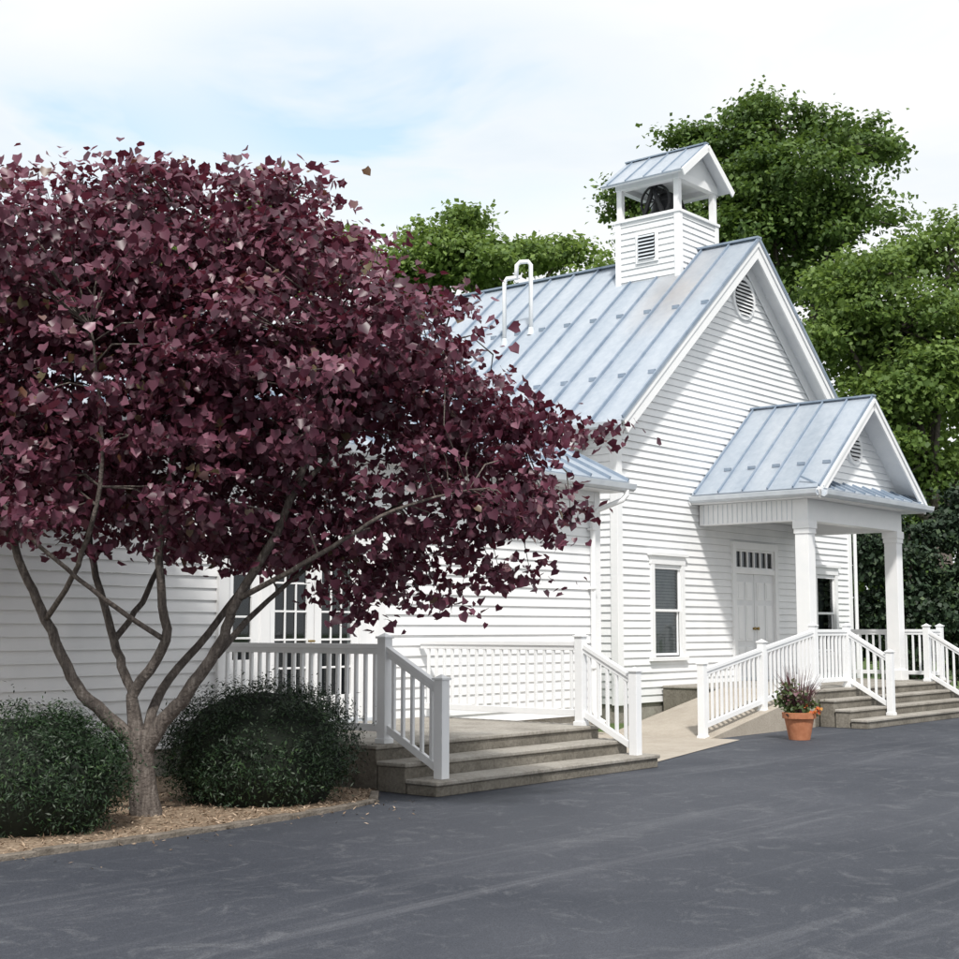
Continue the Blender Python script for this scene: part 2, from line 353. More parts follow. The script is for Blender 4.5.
for i in range(4):
    a=i*math.pi/4; m.tube([(wx,bt+.33*math.cos(a),10.38+.33*math.sin(a)),(wx,bt-.33*math.cos(a),10.38-.33*math.sin(a))],.014,M_iron,5)
m.obj('church_bell',church,smooth=True)

# ======== PORCH ROOF
m=MB(); PS=4.737; HW=2.322; PE,PZ=4.054,5.924; PF=-2.593; ps=(PZ-PE)/HW
for sg in(-1,1):
    e=PS+sg*HW; upb=Vector((sg*ps,0,1))
    m.slab([(e,PF-.02,PE),(PS,PF-.02,PZ),(PS,-.03,PZ),(e,-.03,PE)],.03,M_roof)
    m.slab([(e,PF+.02,PE),(PS,PF+.02,PZ),(PS,-.05,PZ),(e,-.05,PE)],.05,M_soff,.031)
    m.beam((e+sg*-.0,PF-.0,PE-.13),(PS,PF-.0,PZ-.13),.035,.2,M_trim,upb)
    m.beam((e,PF-.025,PE-.07),(PS,PF-.025,PZ-.07),.03,.07,M_trim,upb)
    k=0
    while PF+k*.5<0: m.beam((e,PF+k*.5,PE+.02),(PS,PF+k*.5,PZ+.02),.028,.055,M_seam,upb); k+=1
    for k in range(5): 
        for fr_ in(.25,): 
            xx=e-sg*HW*fr_; zz=PE+(PZ-PE)*fr_; m.beam((xx,PF+.05+k*.5,zz+.03),(xx,PF+.2+k*.5,zz+.03),.03,.06,M_seam)
m.beam((PS,PF-.03,PZ+.02),(PS,-.03,PZ+.02),.13,.035,M_seam)
GT=-2.16
siding(m,lambda a,o,z:(a,GT-o,z),4.22,PZ-.12,lambda z:(PS-HW+(z-PE+.1)/ps,PS+HW-(z-PE+.1)/ps) if z<PZ-.11 else (PS-.001,PS+.001))
m.slab([(PS-HW,PF-.04,PE-.02),(PS+HW,PF-.04,PE-.02),(PS+HW-.25,GT-.03,PE+.2),(PS-HW+.25,GT-.03,PE+.2)],.025,M_roof)
k=0
while k*.42<2*HW-.1:
    x=PS-HW+.1+k*.42; m.beam((x,PF-.04,PE),(x,GT-.03,PE+.22),.025,.04,M_seam,(0,-.5,1)); k+=1
a0,a1=PS-HW,PS+HW
m.box((a0+.02,PF+.0,PE-.18),(a1-.02,PF+.03,PE-.05),M_trim)
m.box((a0+.04,PF+.03,PE-.17),(a1-.04,-.03,PE-.13),M_soff)
m.box((a0+.0,PF+.03,PE-.18),(a0+.03,-.03,PE-.05),M_trim); m.box((a1-.03,PF+.03,PE-.18),(a1,-.03,PE-.05),M_trim)
bx0,bx1=2.803-.13,6.671; by=-2.24
m.box((bx0,by,3.5),(bx1,by+.24,PE-.172),M_trim)
m.box((bx0,by+.24,3.5),(bx0+.2,-.04,PE-.172),M_trim); m.box((bx1-.2,by+.24,3.5),(bx1,-.04,PE-.172),M_trim)
m.box((bx0+.2,by+.24,3.72),(bx1-.2,-.04,3.75),M_soff)
x=by+.3
while x<-.1: m.box((bx0-.008,x,3.52),(bx0,x+.012,PE-.18),M_gut); x+=.1
for cx in(2.803,6.54):
    m.box((cx-.13,-2.237,.6),(cx+.13,-1.98,3.5),M_trim)
    m.box((cx-.165,-2.275,.602),(cx+.165,-1.945,.8),M_trim); m.box((cx-.16,-2.27,3.36),(cx+.16,-1.95,3.499),M_trim); m.box((cx-.145,-2.255,3.27),(cx+.145,-1.965,3.36),M_trim)
vent((PS,4.98),.24,GT)
gutter((a0-.01,PF,PE-.03),(a0-.01,-.05,PE-.03),(-1,0,0))
gutter((a0,PF-.05,PE-.05),(a1,PF-.05,PE-.05),(0,-1,0))
m.obj('entrance_porch',church,bevel=.004)

# ======== WING
m=MB(); WT=-1.095; WE=3.867; ws=.5; S0=-17; S1=-2.16
dop=(-9.62,-6.95,.45,2.62)
Fw=lambda a,o,z:(a,WT-o,z)
siding(m,Fw,.3,3.8,lambda z:(S0,S1),[dop],e=.135,lip=.022)
siding(m,lambda a,o,z:(a,.9-o,z),.3,4.9,lambda z:(S1,0),e=.135)
m.add([(S1,WT,0),(S1,.9,0),(S1,.9,4.6),(S1,WT,3.7)],[(0,1,2,3)],M_side)
m.box((S0,WT+.03,0),(S1-.02,7,.298),M_conc)
m.add([(S0,WT,0),(S0,8,0),(S0,8,4),(S0,3.5,6.3),(S0,WT,3.8)],[(0,1,2,3,4)],M_side)
m.box((S1-.1,WT-.05,.28),(S1+.04,WT+.1,3.8),M_trim)
m.box((S0,WT-.04,3.55),(S1-.1,WT-.0,3.75),M_trim)
m.obj('wing_walls',church)
m=MB(); EF=-1.5; zr=lambda t:WE+ws*(t-EF)
m.slab([(S0-.3,EF,WE),(-1.81,EF,WE),(-1.81,.7,zr(.7)),(S0-.3,.7,zr(.7))],.03,M_roof)
m.slab([(S0-.3,.7,zr(.7)),(1.5,.7,zr(.7)),(1.5,4,zr(4)),(S0-.3,4,zr(4))],.03,M_roof)
m.slab([(S0-.3,9,zr(4)-2.5),(1.5,9,zr(4)-2.5),(1.5,4,zr(4)),(S0-.3,4,zr(4))],.03,M_roof)
x=-1.85
while x>S0-.3:
    m.beam((x,EF,WE+.02),(x,4,zr(4)+.02),.028,.055,M_seam,(0,-ws,1)); x-=.5
for x in(-1.35,-.85,-.35): m.beam((x,.7,zr(.7)+.02),(x,4,zr(4)+.02),.028,.055,M_seam,(0,-ws,1))
m.beam((S0-.3,4,zr(4)+.03),(1,4,zr(4)+.03),.15,.04,M_seam)
m.box((S0-.3,EF+.0,WE-.17),(-1.83,EF+.025,WE-.03),M_trim)
m.box((S0-.3,EF+.025,WE-.16),(-1.83,WT-.03,WE-.13),M_soff)
m.beam((-1.825,EF,WE-.115),(-1.825,.7,zr(.7)-.115),.03,.17,M_trim,(0,-ws,1))
m.box((-1.84,.66,zr(.7)-.25),(-.03,.7,zr(.7)-.03),M_trim)
gutter((S0-.3,EF-.005,WE-.035),(-1.80,EF-.005,WE-.035),(0,-1,0))
m.obj('wing_roof',church)
m=MB()
dx,dy=-2.36,WT-.08
m.tube([(-2.0,EF-.06,WE-.14),(-2.0,EF-.06,WE-.22),(-2.05,EF-.02,WE-.30),(dx+.04,dy-.06,WE-.46),(dx,dy,WE-.56),(dx,dy,2),(dx,dy,.35),(dx,dy-.05,.25),(dx,dy-.2,.18)],.042,M_trim,10)
for z in(1,2.2,3.1): m.box((dx-.06,dy-.05,z),(dx+.06,WT-.02,z+.03),M_trim)
m.tube([(Wd+.1,-.1,4.9),(Wd+.1,-.1,.3)],.04,M_trim,8)
m.obj('downspout',church,smooth=False)
m=MB()
o0,o1,z0,z1=dop
m.box((o0-.03,WT-.06,z0),(o0+.12,WT+.03,z1+.05),M_trim); m.box((o1-.12,WT-.06,z0),(o1+.03,WT+.03,z1+.05),M_trim)
m.box((o0-.03,WT-.065,z1-.02),(o1+.03,WT+.03,z1+.14),M_trim); m.box((o0,WT-.03,z0-.02),(o1,WT+.05,z0+.04),M_gut)
def leaf(a,b,za,zb,nc,nr,sill):
    m.box((a,WT+.0,za),(a+.11,WT+.045,zb),M_trim); m.box((b-.11,WT+.0,za),(b,WT+.045,zb),M_trim)
    m.box((a+.11,WT,za),(b-.11,WT+.045,za+sill),M_trim); m.box((a+.11,WT,zb-.12),(b-.11,WT+.045,zb),M_trim)
    g0,g1=a+.11,b-.11; h0,h1=za+sill,zb-.12
    m.add([(g0,WT+.03,h0),(g1,WT+.03,h0),(g1,WT+.03,h1),(g0,WT+.03,h1)],[(0,1,2,3)],M_glass)
    for i in range(1,nc): x=g0+(g1-g0)*i/nc; m.box((x-.012,WT+.01,h0),(x+.012,WT+.028,h1),M_trim)
    for i in range(1,nr): z=h0+(h1-h0)*i/nr; m.box((g0,WT+.011,z-.012),(g1,WT+.029,z+.012),M_trim)
leaf(-9.5,-9.0,.49,2.6,1,5,.75)
m.box((-9.0,WT-.04,.49),(-8.86,WT+.03,2.6),M_trim)
leaf(-8.86,-8.12,.49,2.6,3,5,.3); leaf(-8.1,-7.36,.49,2.6,3,5,.3)
m.box((-7.36,WT-.04,.49),(-7.25,WT+.03,2.6),M_trim)
m.box((-7.25,WT,.49),(-7.07,WT+.04,2.6),M_trim)
m.add([(o0,WT+.6,.3),(o1,WT+.6,.3),(o1,WT+.6,2.8),(o0,WT+.6,2.8)],[(0,1,2,3)],M_dark)
m.tube([(-8.17,WT,1.45),(-8.17,WT-.07,1.45),(-8.27,WT-.07,1.45)],.014,M_brass,8)
m.obj('french_doors',church,bevel=.003)

# ======== rails
def railing(name,segs,posts,parent=None):
    m=MB()
    for (a,b,zb0,zb1,zt0,zt1) in segs:
        A_=Vector((a[0],a[1],zt0));B_=Vector((b[0],b[1],zt1)); C_=Vector((a[0],a[1],zb0));D_=Vector((b[0],b[1],zb1))
        m.beam(A_,B_,.075,.05,M_vinyl); m.beam(A_-Vector((0,0,.05)),B_-Vector((0,0,.05)),.045,.06,M_vinyl); m.beam(C_,D_,.045,.075,M_vinyl)
        n=max(2,int((B_-A_).length/.135))
        for i in range(1,n):
            p=C_.lerp(D_,i/n);q=A_.lerp(B_,i/n)
            m.box((p.x-.018,p.y-.018,p.z),(p.x+.018,p.y+.018,q.z-.05),M_vinyl)
    for (s,t,za,zb) in posts:
        m.box((s-.055,t-.055,za),(s+.055,t+.055,zb),M_vinyl)
        m.box((s-.07,t-.07,zb),(s+.07,t+.07,zb+.022),M_vinyl)
        vs=[(s-.055,t-.055,zb+.022),(s+.055,t-.055,zb+.022),(s+.055,t+.055,zb+.022),(s-.055,t+.055,zb+.022),(s,t,zb+.06)]
        m.add(vs,[(0,1,4),(1,2,4),(2,3,4),(3,0,4)],M_vinyl)
        m.box((s-.068,t-.068,za),(s+.068,t+.068,za+.05),M_vinyl)
    o=m.obj(name,None,bevel=.003); o.matrix_world=FR; return o
tA,tB=-4.49,-3.72
for s in(-9.617,-6.23):
    railing('white_railing',[((s,tA),(s,tB),.22,.62,1.02,1.42),((s,tB),(s,WT-.05),.6,.6,1.42,1.42)],
        [(s,tA,.0,1.1),(s,tB,.45,1.5)])
railing('white_railing',[((-2.0,-2.85),(-.2,-2.85),.18,.48,.98,1.28),((-.2,-2.85),(1.55,-2.85),.48,.75,1.28,1.56),((1.55,-2.85),(2.8,-2.85),.74,.74,1.56,1.56),((2.8,-2.85),(2.8,-3.62),.74,.3,1.56,1.1)],
    [(-2.0,-2.85,0,1.08),(-.2,-2.85,.3,1.38),(1.55,-2.85,.6,1.64),(2.8,-2.85,.6,1.64),(2.8,-3.62,.15,1.2)])
railing('white_railing',[((6.25,-2.85),(6.25,-3.62),.74,.3,1.56,1.1),((6.25,-2.85),(6.9,-2.85),.74,.74,1.56,1.56),((6.9,-2.85),(6.9,-.1),.74,.74,1.56,1.56)],
    [(6.25,-2.85,.6,1.64),(6.25,-3.62,.15,1.2),(6.9,-2.85,.6,1.64)])

# ======== steps: stained riser body with a tread slab that oversails it slightly
def steps(name,boxes,extra=None):
    m=MB()
    for a,b in boxes:
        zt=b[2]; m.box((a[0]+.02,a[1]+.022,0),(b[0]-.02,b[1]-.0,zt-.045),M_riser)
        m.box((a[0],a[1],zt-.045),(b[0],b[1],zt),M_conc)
    if extra: extra(m)
    o=m.obj(name,None,bevel=.01); o.matrix_world=FR; return o
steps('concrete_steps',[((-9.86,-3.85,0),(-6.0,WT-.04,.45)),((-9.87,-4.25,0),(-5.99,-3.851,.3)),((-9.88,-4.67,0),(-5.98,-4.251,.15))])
def rampx(m):
    m.add([(-2.1,-2.98,0),(1.3,-2.98,0),(1.3,-1.25,0),(-2.1,-1.25,0),(1.3,-2.98,.6),(1.3,-1.25,.6),(-2.1,-2.98,.01),(-2.1,-1.25,.01)],
      [(6,4,5,7),(0,1,4,6),(3,7,5,2),(0,6,7,3),(1,2,5,4)],M_walk)
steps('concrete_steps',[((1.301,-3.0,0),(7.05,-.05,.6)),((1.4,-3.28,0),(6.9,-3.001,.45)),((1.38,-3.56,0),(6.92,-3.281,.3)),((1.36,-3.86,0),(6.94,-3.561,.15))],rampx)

# ======== ground
def sheet(name,pts,z,mt):
    m=MB(); m.add([(p[0],p[1],z) for p in pts],[tuple(range(len(pts)))],mt); return m.obj(name)
sheet('grass_ground',[(-400,-300),(400,-300),(400,700),(-400,700)],0,M_grass)
m=MB(); m.add([(-60,-60,.004),(60,-60,.004),(60,-2.6,.004),(-60,-2.6,.004)],[(0,1,2,3)],M_asph); o=m.obj('asphalt_parking_lot'); o.matrix_world=FR
m=MB(); m.add([(-6.0,-4.45,.012),(-1.9,-3.4,.012),(-1.9,-.03,.012),(-6,-.03,.012)],[(0,1,2,3)],M_walk)
o=m.obj('concrete_walkway'); o.matrix_world=FR
edge=[(-7.5,6.6),(-5,8.55),(-3.36,9.95),(-2.7,10.7),(-2.2,11.35),(-1.6,12.15),(-1.2,12.8),(-.98,13.3),(-1.02,14.1)]
wl=[W(-9.8,-1.2)[:2],W(-17,-1.2)[:2]]
sheet('mulch_bed',edge+wl,.022,M_mulch)
m=MB()
pts=[]
for i in range(len(edge)-1):
    for k in range(3):
        f=k/3; p=Vector(edge[i]).lerp(Vector(edge[i+1]),f); pts.append(p)
for i in range(len(pts)-1):
    a,b=pts[i],pts[i+1]; j=random.uniform(-.008,.008)
    m.beam((a.x,a.y,.018+j),(b.x,b.y,.018+j),.08,.06,M_curb)
m.obj('bed_edging',bevel=.008)

# ======== foliage
def leafmesh(name,pos,nrm,size,tint,mt,seed,shape='leaf',hang=.7,parent=None):
    rng=np.random.default_rng(seed); n=len(pos)
    nz=nrm/np.linalg.norm(nrm,axis=1,keepdims=True)
    d=rng.normal(size=(n,3))*.7; d[:,2]-=hang
    y=d-(d*nz).sum(1,keepdims=True)*nz; y/=np.linalg.norm(y,axis=1,keepdims=True)+1e-9
    x=np.cross(y,nz)
    if shape=='leaf': T=np.array([(0,.1,0),(-.40,.02,.08),(-.46,.48,.12),(0,1,-.05),(.46,.48,.12),(.40,.02,.08)]); F_=[[0,1,2,3],[0,3,4,5]]
    elif shape=='quad': T=np.array([(0,0,0),(-.42,.45,.08),(0,1,-.05),(.42,.55,.08)]); F_=[[0,1,2,3]]
    else: T=np.array([(0,0,0),(-.14,.45,.03),(0,1,0),(.14,.45,.03)]); F_=[[0,1,2,3]]
    T=T-np.array([0,.4,0]); nv=len(T)
    sz=size*rng.uniform(.6,1.3,n)
    v=pos[:,None,:]+sz[:,None,None]*(T[None,:,0:1]*x[:,None,:]+T[None,:,1:2]*y[:,None,:]+T[None,:,2:3]*nz[:,None,:])
    v=v.reshape(-1,3).astype(np.float32)
    base=(np.arange(n)*nv)[:,None]; fi=np.concatenate([base+np.array(f) for f in F_],1).reshape(-1)
    me=bpy.data.meshes.new(name); me.vertices.add(len(v)); me.vertices.foreach_set('co',v.ravel())
    nf=len(F_)*n; me.loops.add(nf*4); me.loops.foreach_set('vertex_index',fi.astype(np.int32))
    me.polygons.add(nf); me.polygons.foreach_set('loop_start',(np.arange(nf)*4).astype(np.int32))
    me.update(calc_edges=True); me.validate()
    at=me.attributes.new('tint','FLOAT','FACE'); at.data.foreach_set('value',np.repeat(tint,len(F_)).astype(np.float32))
    me.materials.append(mt); o=bpy.data.objects.new(name,me); sc.collection.objects.link(o)
    if parent: o.parent=parent
    return o
def crown(lobes,ncl,nl,cr,seed,shell=.55,flat=.5,up=.6,zmin=-1):
    rng=np.random.default_rng(seed); Lb=np.array(lobes,float)
    vol=np.prod(Lb[:,3:],axis=1)**.75; idx=rng.choice(len(Lb),ncl,p=vol/vol.sum())
    d=rng.normal(size=(ncl,3)); d/=np.linalg.norm(d,axis=1,keepdims=True)
    r=shell+(1.06-shell)*rng.random(ncl)**.8
    c=Lb[idx,:3]+d*r[:,None]*Lb[idx,3:]
    ct=rng.random(ncl)
    rad=cr*rng.uniform(.6,1.4,ncl)
    p=c[:,None,:]+rng.normal(size=(ncl,nl,3))*rad[:,None,None]*np.array([1,1,flat])
    nr=d[:,None,:]*.55+np.array([0,0,up])+rng.normal(size=(ncl,nl,3))*.55
    t=np.clip(.5*ct[:,None]+.5*rng.random((ncl,nl)),0,1)
    p=p.reshape(-1,3);nr=nr.reshape(-1,3);t=t.reshape(-1)
    k=p[:,2]>zmin
    return p[k],nr[k],t[k],c
def cat(pts,n=5):
    pts=[Vector(p) for p in pts]; P=[pts[0]]+pts+[pts[-1]]; out=[]
    for i in range(1,len(P)-2):
        for k in range(n):
            t=k/n; a,b,c,d=P[i-1:i+3]
            out.append(.5*((2*b)+(c-a)*t+(2*a-5*b+4*c-d)*t*t+(3*b-a-3*c+d)*t**3))
    out.append(pts[-1]); return out

# --- redbud
rb=empty('purple_redbud_tree',False); TY=12.3
def Q(px,y,dy=0): return ((px-479.5)*.0087,TY+dy,1.6+.0087*(628.5-y))
k=.0087
lob=[(40,270,105,90,1.5),(150,262,115,88,1.7),(262,222,60,58,.9),(300,290,112,72,1.5),(110,390,170,105,1.9),(270,400,150,105,1.9),(390,360,95,74,1.3),(455,412,84,62,1.1),(535,430,62,28,.5),(435,500,98,62,1.1),(385,565,78,40,.8),(520,505,56,48,.6),(230,520,140,52,1.6),(50,495,125,62,1.6),(-80,360,110,150,1.6),(585,435,24,11,.25),(560,545,26,24,.3),(300,176,20,20,.3),(20,172,26,12,.3),(430,598,44,24,.4),(110,182,30,14,.4),(190,180,26,14,.4),(500,575,40,20,.35),(370,612,34,18,.35)]
rngp=random.Random(3)
lobes=[]
for (px,y,rx,rz,ry) in lob:
    q=Q(px,y,rngp.uniform(-.3,.3)); lobes.append((*q,rx*k,ry,rz*k))
p,nr,t,cl=crown(lobes,1250,36,.165,7,shell=.34,flat=.36,up=.4,zmin=1.42)
leafmesh('leaves',p,nr,.082,t,L_purple,1,hang=1.0,parent=rb)
m=MB()
limbs=[([(154,818,0),(150,795,0),(147,770,0),(144,728,0)],[.155,.125,.115,.10]),
 ([(146,750,0),(120,720,-.04),(85,685,-.1),(55,620,-.2),(30,560,-.3),(-10,470,-.4),(-50,380,-.5)],[.075,.06,.05,.042,.034,.026,.01]),
 ([(145,742,0),(128,690,.2),(105,640,.4),(78,560,.5),(55,450,.6),(40,300,.6)],[.065,.044,.038,.03,.026,.01]),
 ([(145,742,0),(137,695,0),(170,640,-.1),(165,560,-.2),(185,400,-.3),(190,240,-.3)],[.075,.05,.042,.034,.028,.01]),
 ([(148,750,0),(168,720,-.04),(190,695,-.1),(222,650,-.2),(245,600,-.3),(300,500,-.5),(340,350,-.6)],[.08,.066,.058,.048,.04,.032,.01]),
 ([(222,655,-.18),(265,600,.2),(330,545,.4),(430,480,.4),(540,440,.3)],[.034,.022,.018,.012,.006]),
 ([(149,745,0),(158,690,.3),(205,620,.7),(260,520,1),(280,400,1.1)],[.055,.04,.032,.025,.01]),
 ([(105,640,.4),(130,590,.7),(150,500,.9),(140,350,1)],[.03,.026,.02,.008]),
 ([(55,620,-.2),(100,570,-.7),(130,480,-1),(120,350,-1.1)],[.026,.022,.018,.008]),
 ([(245,600,-.3),(330,560,-.8),(400,520,-1),(470,500,-.9)],[.026,.02,.014,.006]),
 ([(300,500,-.5),(360,430,-.2),(430,350,0),(470,330,.1)],[.026,.02,.012,.006]),
 ([(185,400,-.3),(240,300,-.1),(280,190,0)],[.024,.016,.006]),
 ([(170,640,-.1),(120,600,-.5),(60,540,-.9),(10,470,-1.1)],[.024,.02,.016,.008])]
nodes=[]
for li,(P_,R_) in enumerate(limbs):
    c=cat([Q(*a) for a in P_],6); rr=np.interp(np.linspace(0,len(R_)-1,len(c)),range(len(R_)),R_)
    if li: c=[q+Vector((random.gauss(0,.007),random.gauss(0,.007),0)) if i>3 else q for i,q in enumerate(c)]
    m.tube(c,list(rr),M_bark,12); nodes+=[(q,r) for q,r in zip(c[4:],rr[4:]) if q.z>1.6]
for c in cl[::2]:
    c=Vector(c); q,r=min(nodes,key=lambda n:(n[0]-c).length)
    if (q-c).length>1.6: continue
    md=q.lerp(c,.5)+Vector((random.gauss(0,.06),random.gauss(0,.06),.06))
    m.tube([q,md,c],[min(r*.6,.012),.008,.003],M_bark,4,False)
m.obj('trunk',rb,smooth=True)

M_inner=simple('shrub_shade_core',[(.3,(.004,.008,.004)),(.7,(.010,.016,.008))],20,.95)  # near-black colour paints the shade deep inside the shrubs
def bush(name,c,r,seed,mt,n=420,nl=42,size=.05,cr=.07):
    p,nr,t,_=crown([(*c,*r),(c[0]+r[0]*.35,c[1],c[2]+r[2]*.08,r[0]*.68,r[1]*.8,r[2]*.8),(c[0]-r[0]*.38,c[1],c[2]-r[2]*.03,r[0]*.65,r[1]*.8,r[2]*.8)],n,nl,cr,seed,shell=.82,flat=.9,up=.5,zmin=.02)
    e=empty(name,False)
    leafmesh('foliage',p,nr,size,t,mt,seed,'needle',hang=-.3,parent=e)
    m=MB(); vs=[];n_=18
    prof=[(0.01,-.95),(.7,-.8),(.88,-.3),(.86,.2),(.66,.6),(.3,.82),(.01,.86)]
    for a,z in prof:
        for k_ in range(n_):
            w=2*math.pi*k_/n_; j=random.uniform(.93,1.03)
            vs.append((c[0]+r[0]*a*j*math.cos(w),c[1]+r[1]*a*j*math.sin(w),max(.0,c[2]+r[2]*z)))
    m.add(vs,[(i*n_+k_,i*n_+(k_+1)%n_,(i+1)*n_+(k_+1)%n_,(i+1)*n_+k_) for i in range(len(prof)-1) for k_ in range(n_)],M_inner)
    m.obj('shade_core',e,smooth=True)  # solid dark blob added inside the foliage to block light, not real branches
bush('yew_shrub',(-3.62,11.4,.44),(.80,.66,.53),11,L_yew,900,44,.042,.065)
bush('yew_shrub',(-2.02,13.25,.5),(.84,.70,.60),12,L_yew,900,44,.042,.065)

def sub(lobes,n,seed,f=.36,keep=True):
    rg=np.random.default_rng(seed); out=[]
    for l in lobes:
        l=np.array(l)
        for i in range(n):
            d=rg.normal(size=3); d/=np.linalg.norm(d); d[2]=abs(d[2])*.9-.25
            s=f*rg.uniform(.7,1.3)
            out.append((*(l[:3]+d*l[3:]*rg.uniform(.6,.95)),*(l[3:]*s)))
    return out
cx,cy,_=W(11.6,-.3)
e=empty('evergreen_tree',False)
cl_=[(cx,cy,1.6,1.7,1.4,1.6),(cx-.3,cy,3.2,1.2,1.1,1.6),(cx+1.8,cy,1.9,1.5,1.4,2.0),(cx+1.5,cy+.5,3.8,1.0,1.0,1.5),(cx+3.3,cy+1,2.2,1.6,1.5,2.4)]
p,nr,t,_=crown(sub(cl_,16,5,.3)+[(l[0],l[1],l[2],l[3]*.8,l[4]*.8,l[5]*.8) for l in cl_],1500,30,.16,21,shell=.6,flat=.35,up=.3,zmin=.05)
leafmesh('foliage',p,nr,.12,t,L_conif,22,'quad',hang=.9,parent=e)
m=MB(); m.tube([(cx,cy,0),(cx,cy,4)],[.12,.03],M_bark); m.obj('trunk',e)

def bigtree(name,base,lobes,mt,seed,ncl=520,nl=46,size=.26,cr=.5,ns=8):
    e=empty(name,False)
    sl=sub(lobes,ns,seed)
    p,nr,t,cl=crown(sl,ncl,nl,cr,seed,shell=.45,flat=.5,up=.7,zmin=.3)
    leafmesh('foliage',p,nr,size,t,mt,seed,'quad',parent=e)
    m=MB(); b=Vector((*base,0)); top=Vector(lobes[0][:3])
    fk=b.lerp(top,.45); m.tube([b,b.lerp(top,.2),fk],[.4,.3,.26],M_bark,8)
    for l in lobes:
        q=Vector(l[:3]); m.tube(cat([fk,fk.lerp(q,.5)+Vector((random.uniform(-.4,.4),0,-.3)),q],4),list(np.linspace(.2,.05,9)),M_bark,6)
    for c in sl:
        c=Vector(c[:3]); q=min([Vector(l[:3]) for l in lobes],key=lambda a:(a-c).length)
        m.tube([q,q.lerp(c,.5)+Vector((0,0,.2)),c],[.06,.04,.015],M_bark,4,False)
    m.obj('trunk',e,smooth=True)
def R(px,y,Y,rx,rz,ry=None):
    kk=Y/1414
    th=math.atan((479.5-y)/1414)+.105
    X=(px-479.5)/1414*(Y*math.cos(.105)+ (Y*math.tan(th))*math.sin(.105))
    return (X,Y,1.6+Y*math.tan(th),rx*kk,(ry or rx)*kk,rz*kk)
bigtree('oak_tree',(11,52),[R(800,185,52,80,68),R(848,155,52,56,52),R(775,130,53,55,45),R(735,160,53,50,42),R(845,222,51,62,42),R(690,140,54,28,26),R(628,212,55,32,34),R(775,245,52,85,60),R(695,230,54,65,55),R(820,290,52,60,50)],L_green,31,1250,44,.21,.32,14)
bigtree('maple_tree',(15,44),[R(900,330,44,76,66),R(950,258,45,56,48),R(872,278,44,54,44),R(940,400,43,85,65),R(860,410,44,62,62),R(1010,340,44,90,100),R(900,480,43,85,75),R(845,340,44,42,58),R(915,380,46,90,100)],L_green2,32,1450,44,.19,.32,14)
bigtree('maple_tree',(0,60),[R(445,252,60,50,38),R(430,285,60,55,36),R(505,272,60,55,32),R(555,260,62,44,28),R(468,226,60,26,18),R(600,290,60,50,36)],L_green2,33,480,40,.26,.4,9)
bigtree('maple_tree',(-9,58),[R(262,222,58,40,26),R(200,260,58,60,40),R(330,270,58,60,40)],L_green2,34,200,30,.3,.45,6)
p,nr,t,_=crown([(x,75+random.uniform(-6,6)+abs(x)*.1,6+random.uniform(-1,2.5),7,5,8) for x in range(-60,80,6)],900,26,1.1,41,shell=.7,flat=.6,up=.6,zmin=0)
leafmesh('distant_woods',p,nr,1.0,t,L_green,41,'quad')

# --- pot
px_,py_,_=W(-1.24,-4.0)
e=empty('potted_plant',False)
m=MB(); m.lathe([(.0,.0),(.15,.0),(.21,.30),(.215,.30),(.24,.305),(.245,.385),(.225,.39),(.21,.36),(.0,.35)],(px_,py_,.006),M_terra,28); m.obj('terracotta_pot',e)
m=MB(); m.lathe([(.0,.362),(.212,.361)],(px_,py_,.006),M_soil,28); m.obj('soil',e)
p,nr,t,_=crown([(px_,py_,.5,.26,.24,.14),(px_-.08,py_,.62,.2,.2,.2)],60,14,.05,51,shell=.3,flat=.8,up=.5,zmin=.3); leafmesh('leaves',p,nr,.055,t,L_pot,51,parent=e)
m=MB()
for i in range(90):
    a=random.uniform(0,6.28); l=random.uniform(.35,.75); o_=random.uniform(.08,.33)
    b=Vector((px_+.08*math.cos(a),py_+.08*math.sin(a),.36)); tp=b+Vector((o_*math.cos(a),o_*math.sin(a),l))
    md=b.lerp(tp,.5)+Vector((0,0,.09)); m.tube([b,md,tp],[.006,.005,.001],L_blade,4,False)
m.obj('grass_blades',e)
p,nr,t,_=crown([(px_+.08,py_-.05,.45,.24,.2,.08)],14,5,.02,52,shell=.6,flat=.8,up=.8,zmin=.3); leafmesh('flowers',p,nr,.045,t,L_flower,52,parent=e)
rng=np.random.default_rng(5)
cs=np.array([W(s,tt,.06) for s,tt in zip(rng.uniform(-5.9,-4.7,60),rng.uniform(-1.5,-1.2,60))])
P3=(cs[:,None,:]+rng.normal(size=(60,20,3))*np.array([.06,.06,.05])).reshape(-1,3); P3[:,2]=np.abs(P3[:,2])
leafmesh('groundcover_plant',P3,rng.normal(size=P3.shape)+np.array([0,0,1]),.05,rng.random(len(P3)),L_weed,6)
pc=[]
E=[Vector(a) for a in edge]
while len(pc)<5200:
    i=random.randrange(len(E)-1); f=random.random(); q=E[i].lerp(E[i+1],f); dn=random.random()**1.3*2.6
    pc.append((q.x-.78*dn, q.y+.35*dn,.028+random.random()*.012))
for _ in range(110):
    i=random.randrange(len(E)-1); f=random.random(); q=E[i].lerp(E[i+1],f); dn=random.random()**2.5*.8+.05
    pc.append((q.x+.75*dn, q.y-.6*dn,.012))
pc=np.array(pc); leafmesh('mulch_chips',pc,rng.normal(size=pc.shape)*.35+np.array([0,0,1]),.052,rng.random(len(pc)),L_chip,8,'needle',hang=0)

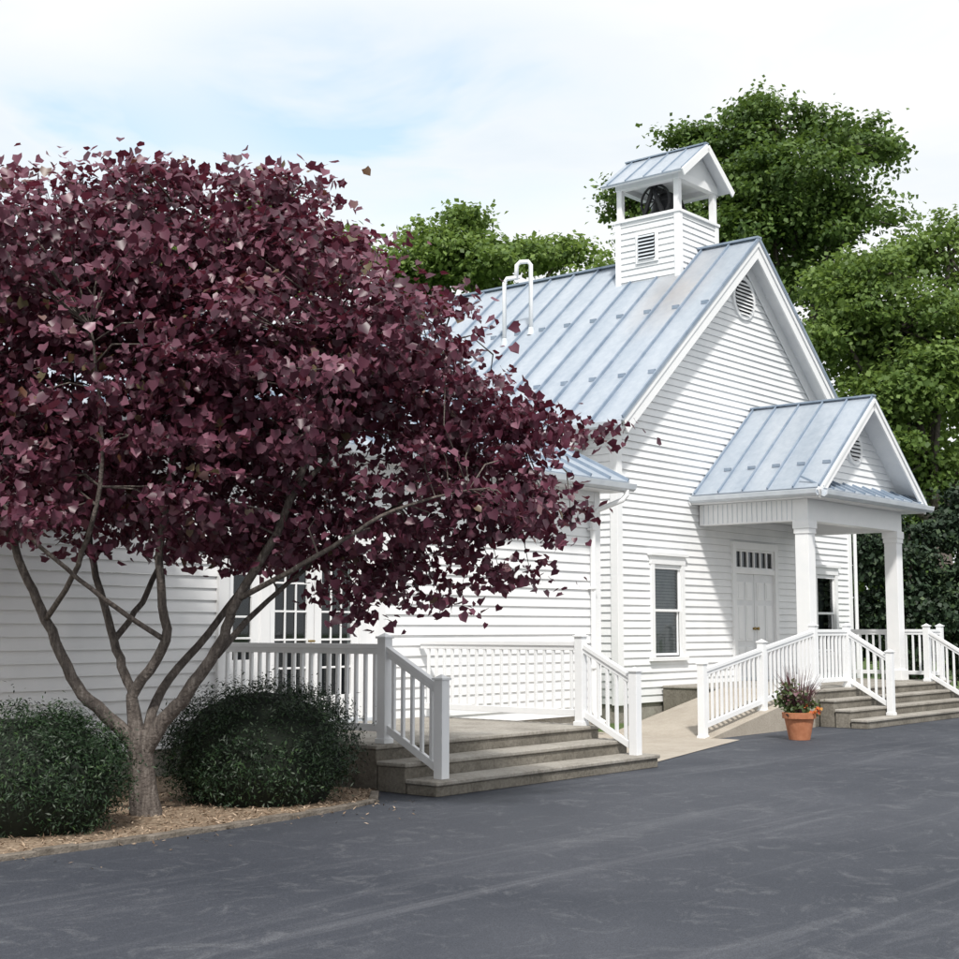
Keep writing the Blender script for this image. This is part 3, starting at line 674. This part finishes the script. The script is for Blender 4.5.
# ======== world & light
w=bpy.data.worlds.new('World'); sc.world=w; w.use_nodes=True; nt=w.node_tree; bg=nt.nodes['Background']
sky=N(nt,'ShaderNodeTexSky',sky_type='NISHITA'); sky.sun_disc=False
EL,AZ=math.radians(52),math.radians(176)
sky.sun_elevation=EL; sky.sun_rotation=AZ
tc=N(nt,'ShaderNodeTexCoord')
mp=N(nt,'ShaderNodeMapping'); mp.inputs['Scale'].default_value=(1,1,2.6)
nt.links.new(tc.outputs['Generated'],mp.inputs[0])
nz=N(nt,'ShaderNodeTexNoise'); nz.inputs['Scale'].default_value=4.2; nz.inputs['Detail'].default_value=5; nz.inputs['Roughness'].default_value=.55; nz.inputs['Distortion'].default_value=.4
nt.links.new(mp.outputs[0],nz.inputs[0])
def dirpatch(px,y,wx,wz):
    d=Vector(((px-479.5)/1414,1,0)); el=math.atan((479.5-y)/1414)+.105; v=Vector((d.x,1,math.tan(el))).normalized()
    sb=N(nt,'ShaderNodeVectorMath',operation='SUBTRACT'); nt.links.new(tc.outputs['Generated'],sb.inputs[0]); sb.inputs[1].default_value=v
    mu=N(nt,'ShaderNodeVectorMath',operation='MULTIPLY'); nt.links.new(sb.outputs[0],mu.inputs[0]); mu.inputs[1].default_value=(1/wx,1/wx,1/wz)
    ln=N(nt,'ShaderNodeVectorMath',operation='LENGTH'); nt.links.new(mu.outputs[0],ln.inputs[0])
    mr=N(nt,'ShaderNodeMapRange'); mr.interpolation_type='SMOOTHSTEP'; mr.inputs[1].default_value=0;mr.inputs[2].default_value=1;mr.inputs[3].default_value=1;mr.inputs[4].default_value=0
    nt.links.new(ln.outputs['Value'],mr.inputs[0]); return mr.outputs[0]
pa=dirpatch(390,115,.26,.10); pb=dirpatch(0,145,.16,.075)
ad=N(nt,'ShaderNodeMath',operation='ADD'); nt.links.new(pa,ad.inputs[0]); nt.links.new(pb,ad.inputs[1])
ns=N(nt,'ShaderNodeMapRange'); ns.inputs[1].default_value=.40; ns.inputs[2].default_value=.56; ns.inputs[3].default_value=.12; ns.inputs[4].default_value=1; nt.links.new(nz.outputs[0],ns.inputs[0])
mu=N(nt,'ShaderNodeMath',operation='MULTIPLY'); nt.links.new(ad.outputs[0],mu.inputs[0]); nt.links.new(ns.outputs[0],mu.inputs[1])
mr=N(nt,'ShaderNodeMapRange'); mr.inputs[1].default_value=0; mr.inputs[2].default_value=.8; mr.inputs[3].default_value=.98; mr.inputs[4].default_value=.2; nt.links.new(mu.outputs[0],mr.inputs[0])
cr=ramp(nt,nz.outputs[0],[(.3,(8.0,8.5,8.9)),(.55,(9.3,9.4,9.5))])
mxx=N(nt,'ShaderNodeMix',data_type='RGBA'); nt.links.new(mr.outputs[0],mxx.inputs[0])
sc2=mixc(nt,.35,mixc(nt,1.0,sky.outputs[0],(2.2,2.5,2.3),'MULTIPLY'),(7.2,8.6,9.6))
nt.links.new(sc2,mxx.inputs[6]); nt.links.new(cr.outputs[0],mxx.inputs[7])
nt.links.new(mxx.outputs[2],bg.inputs[0]); bg.inputs[1].default_value=.11
sd=bpy.data.lights.new('sun','SUN'); sd.energy=3.9; sd.angle=math.radians(4); sd.color=(1,.965,.91)
so=bpy.data.objects.new('sun',sd); sc.collection.objects.link(so)
dv=Vector((math.sin(AZ)*math.cos(EL),math.cos(AZ)*math.cos(EL),math.sin(EL)))
so.rotation_euler=dv.to_track_quat('Z','Y').to_euler()
cam=bpy.data.cameras.new('camera'); co=bpy.data.objects.new('camera',cam); sc.collection.objects.link(co)
co.location=(0,0,1.6); co.rotation_euler=(math.pi/2+.105,0,0); cam.sensor_width=36; cam.lens=36*1414.5/959; cam.clip_end=2000
sc.camera=co
sc.view_settings.view_transform='Standard'; sc.view_settings.look='None'; sc.view_settings.exposure=0
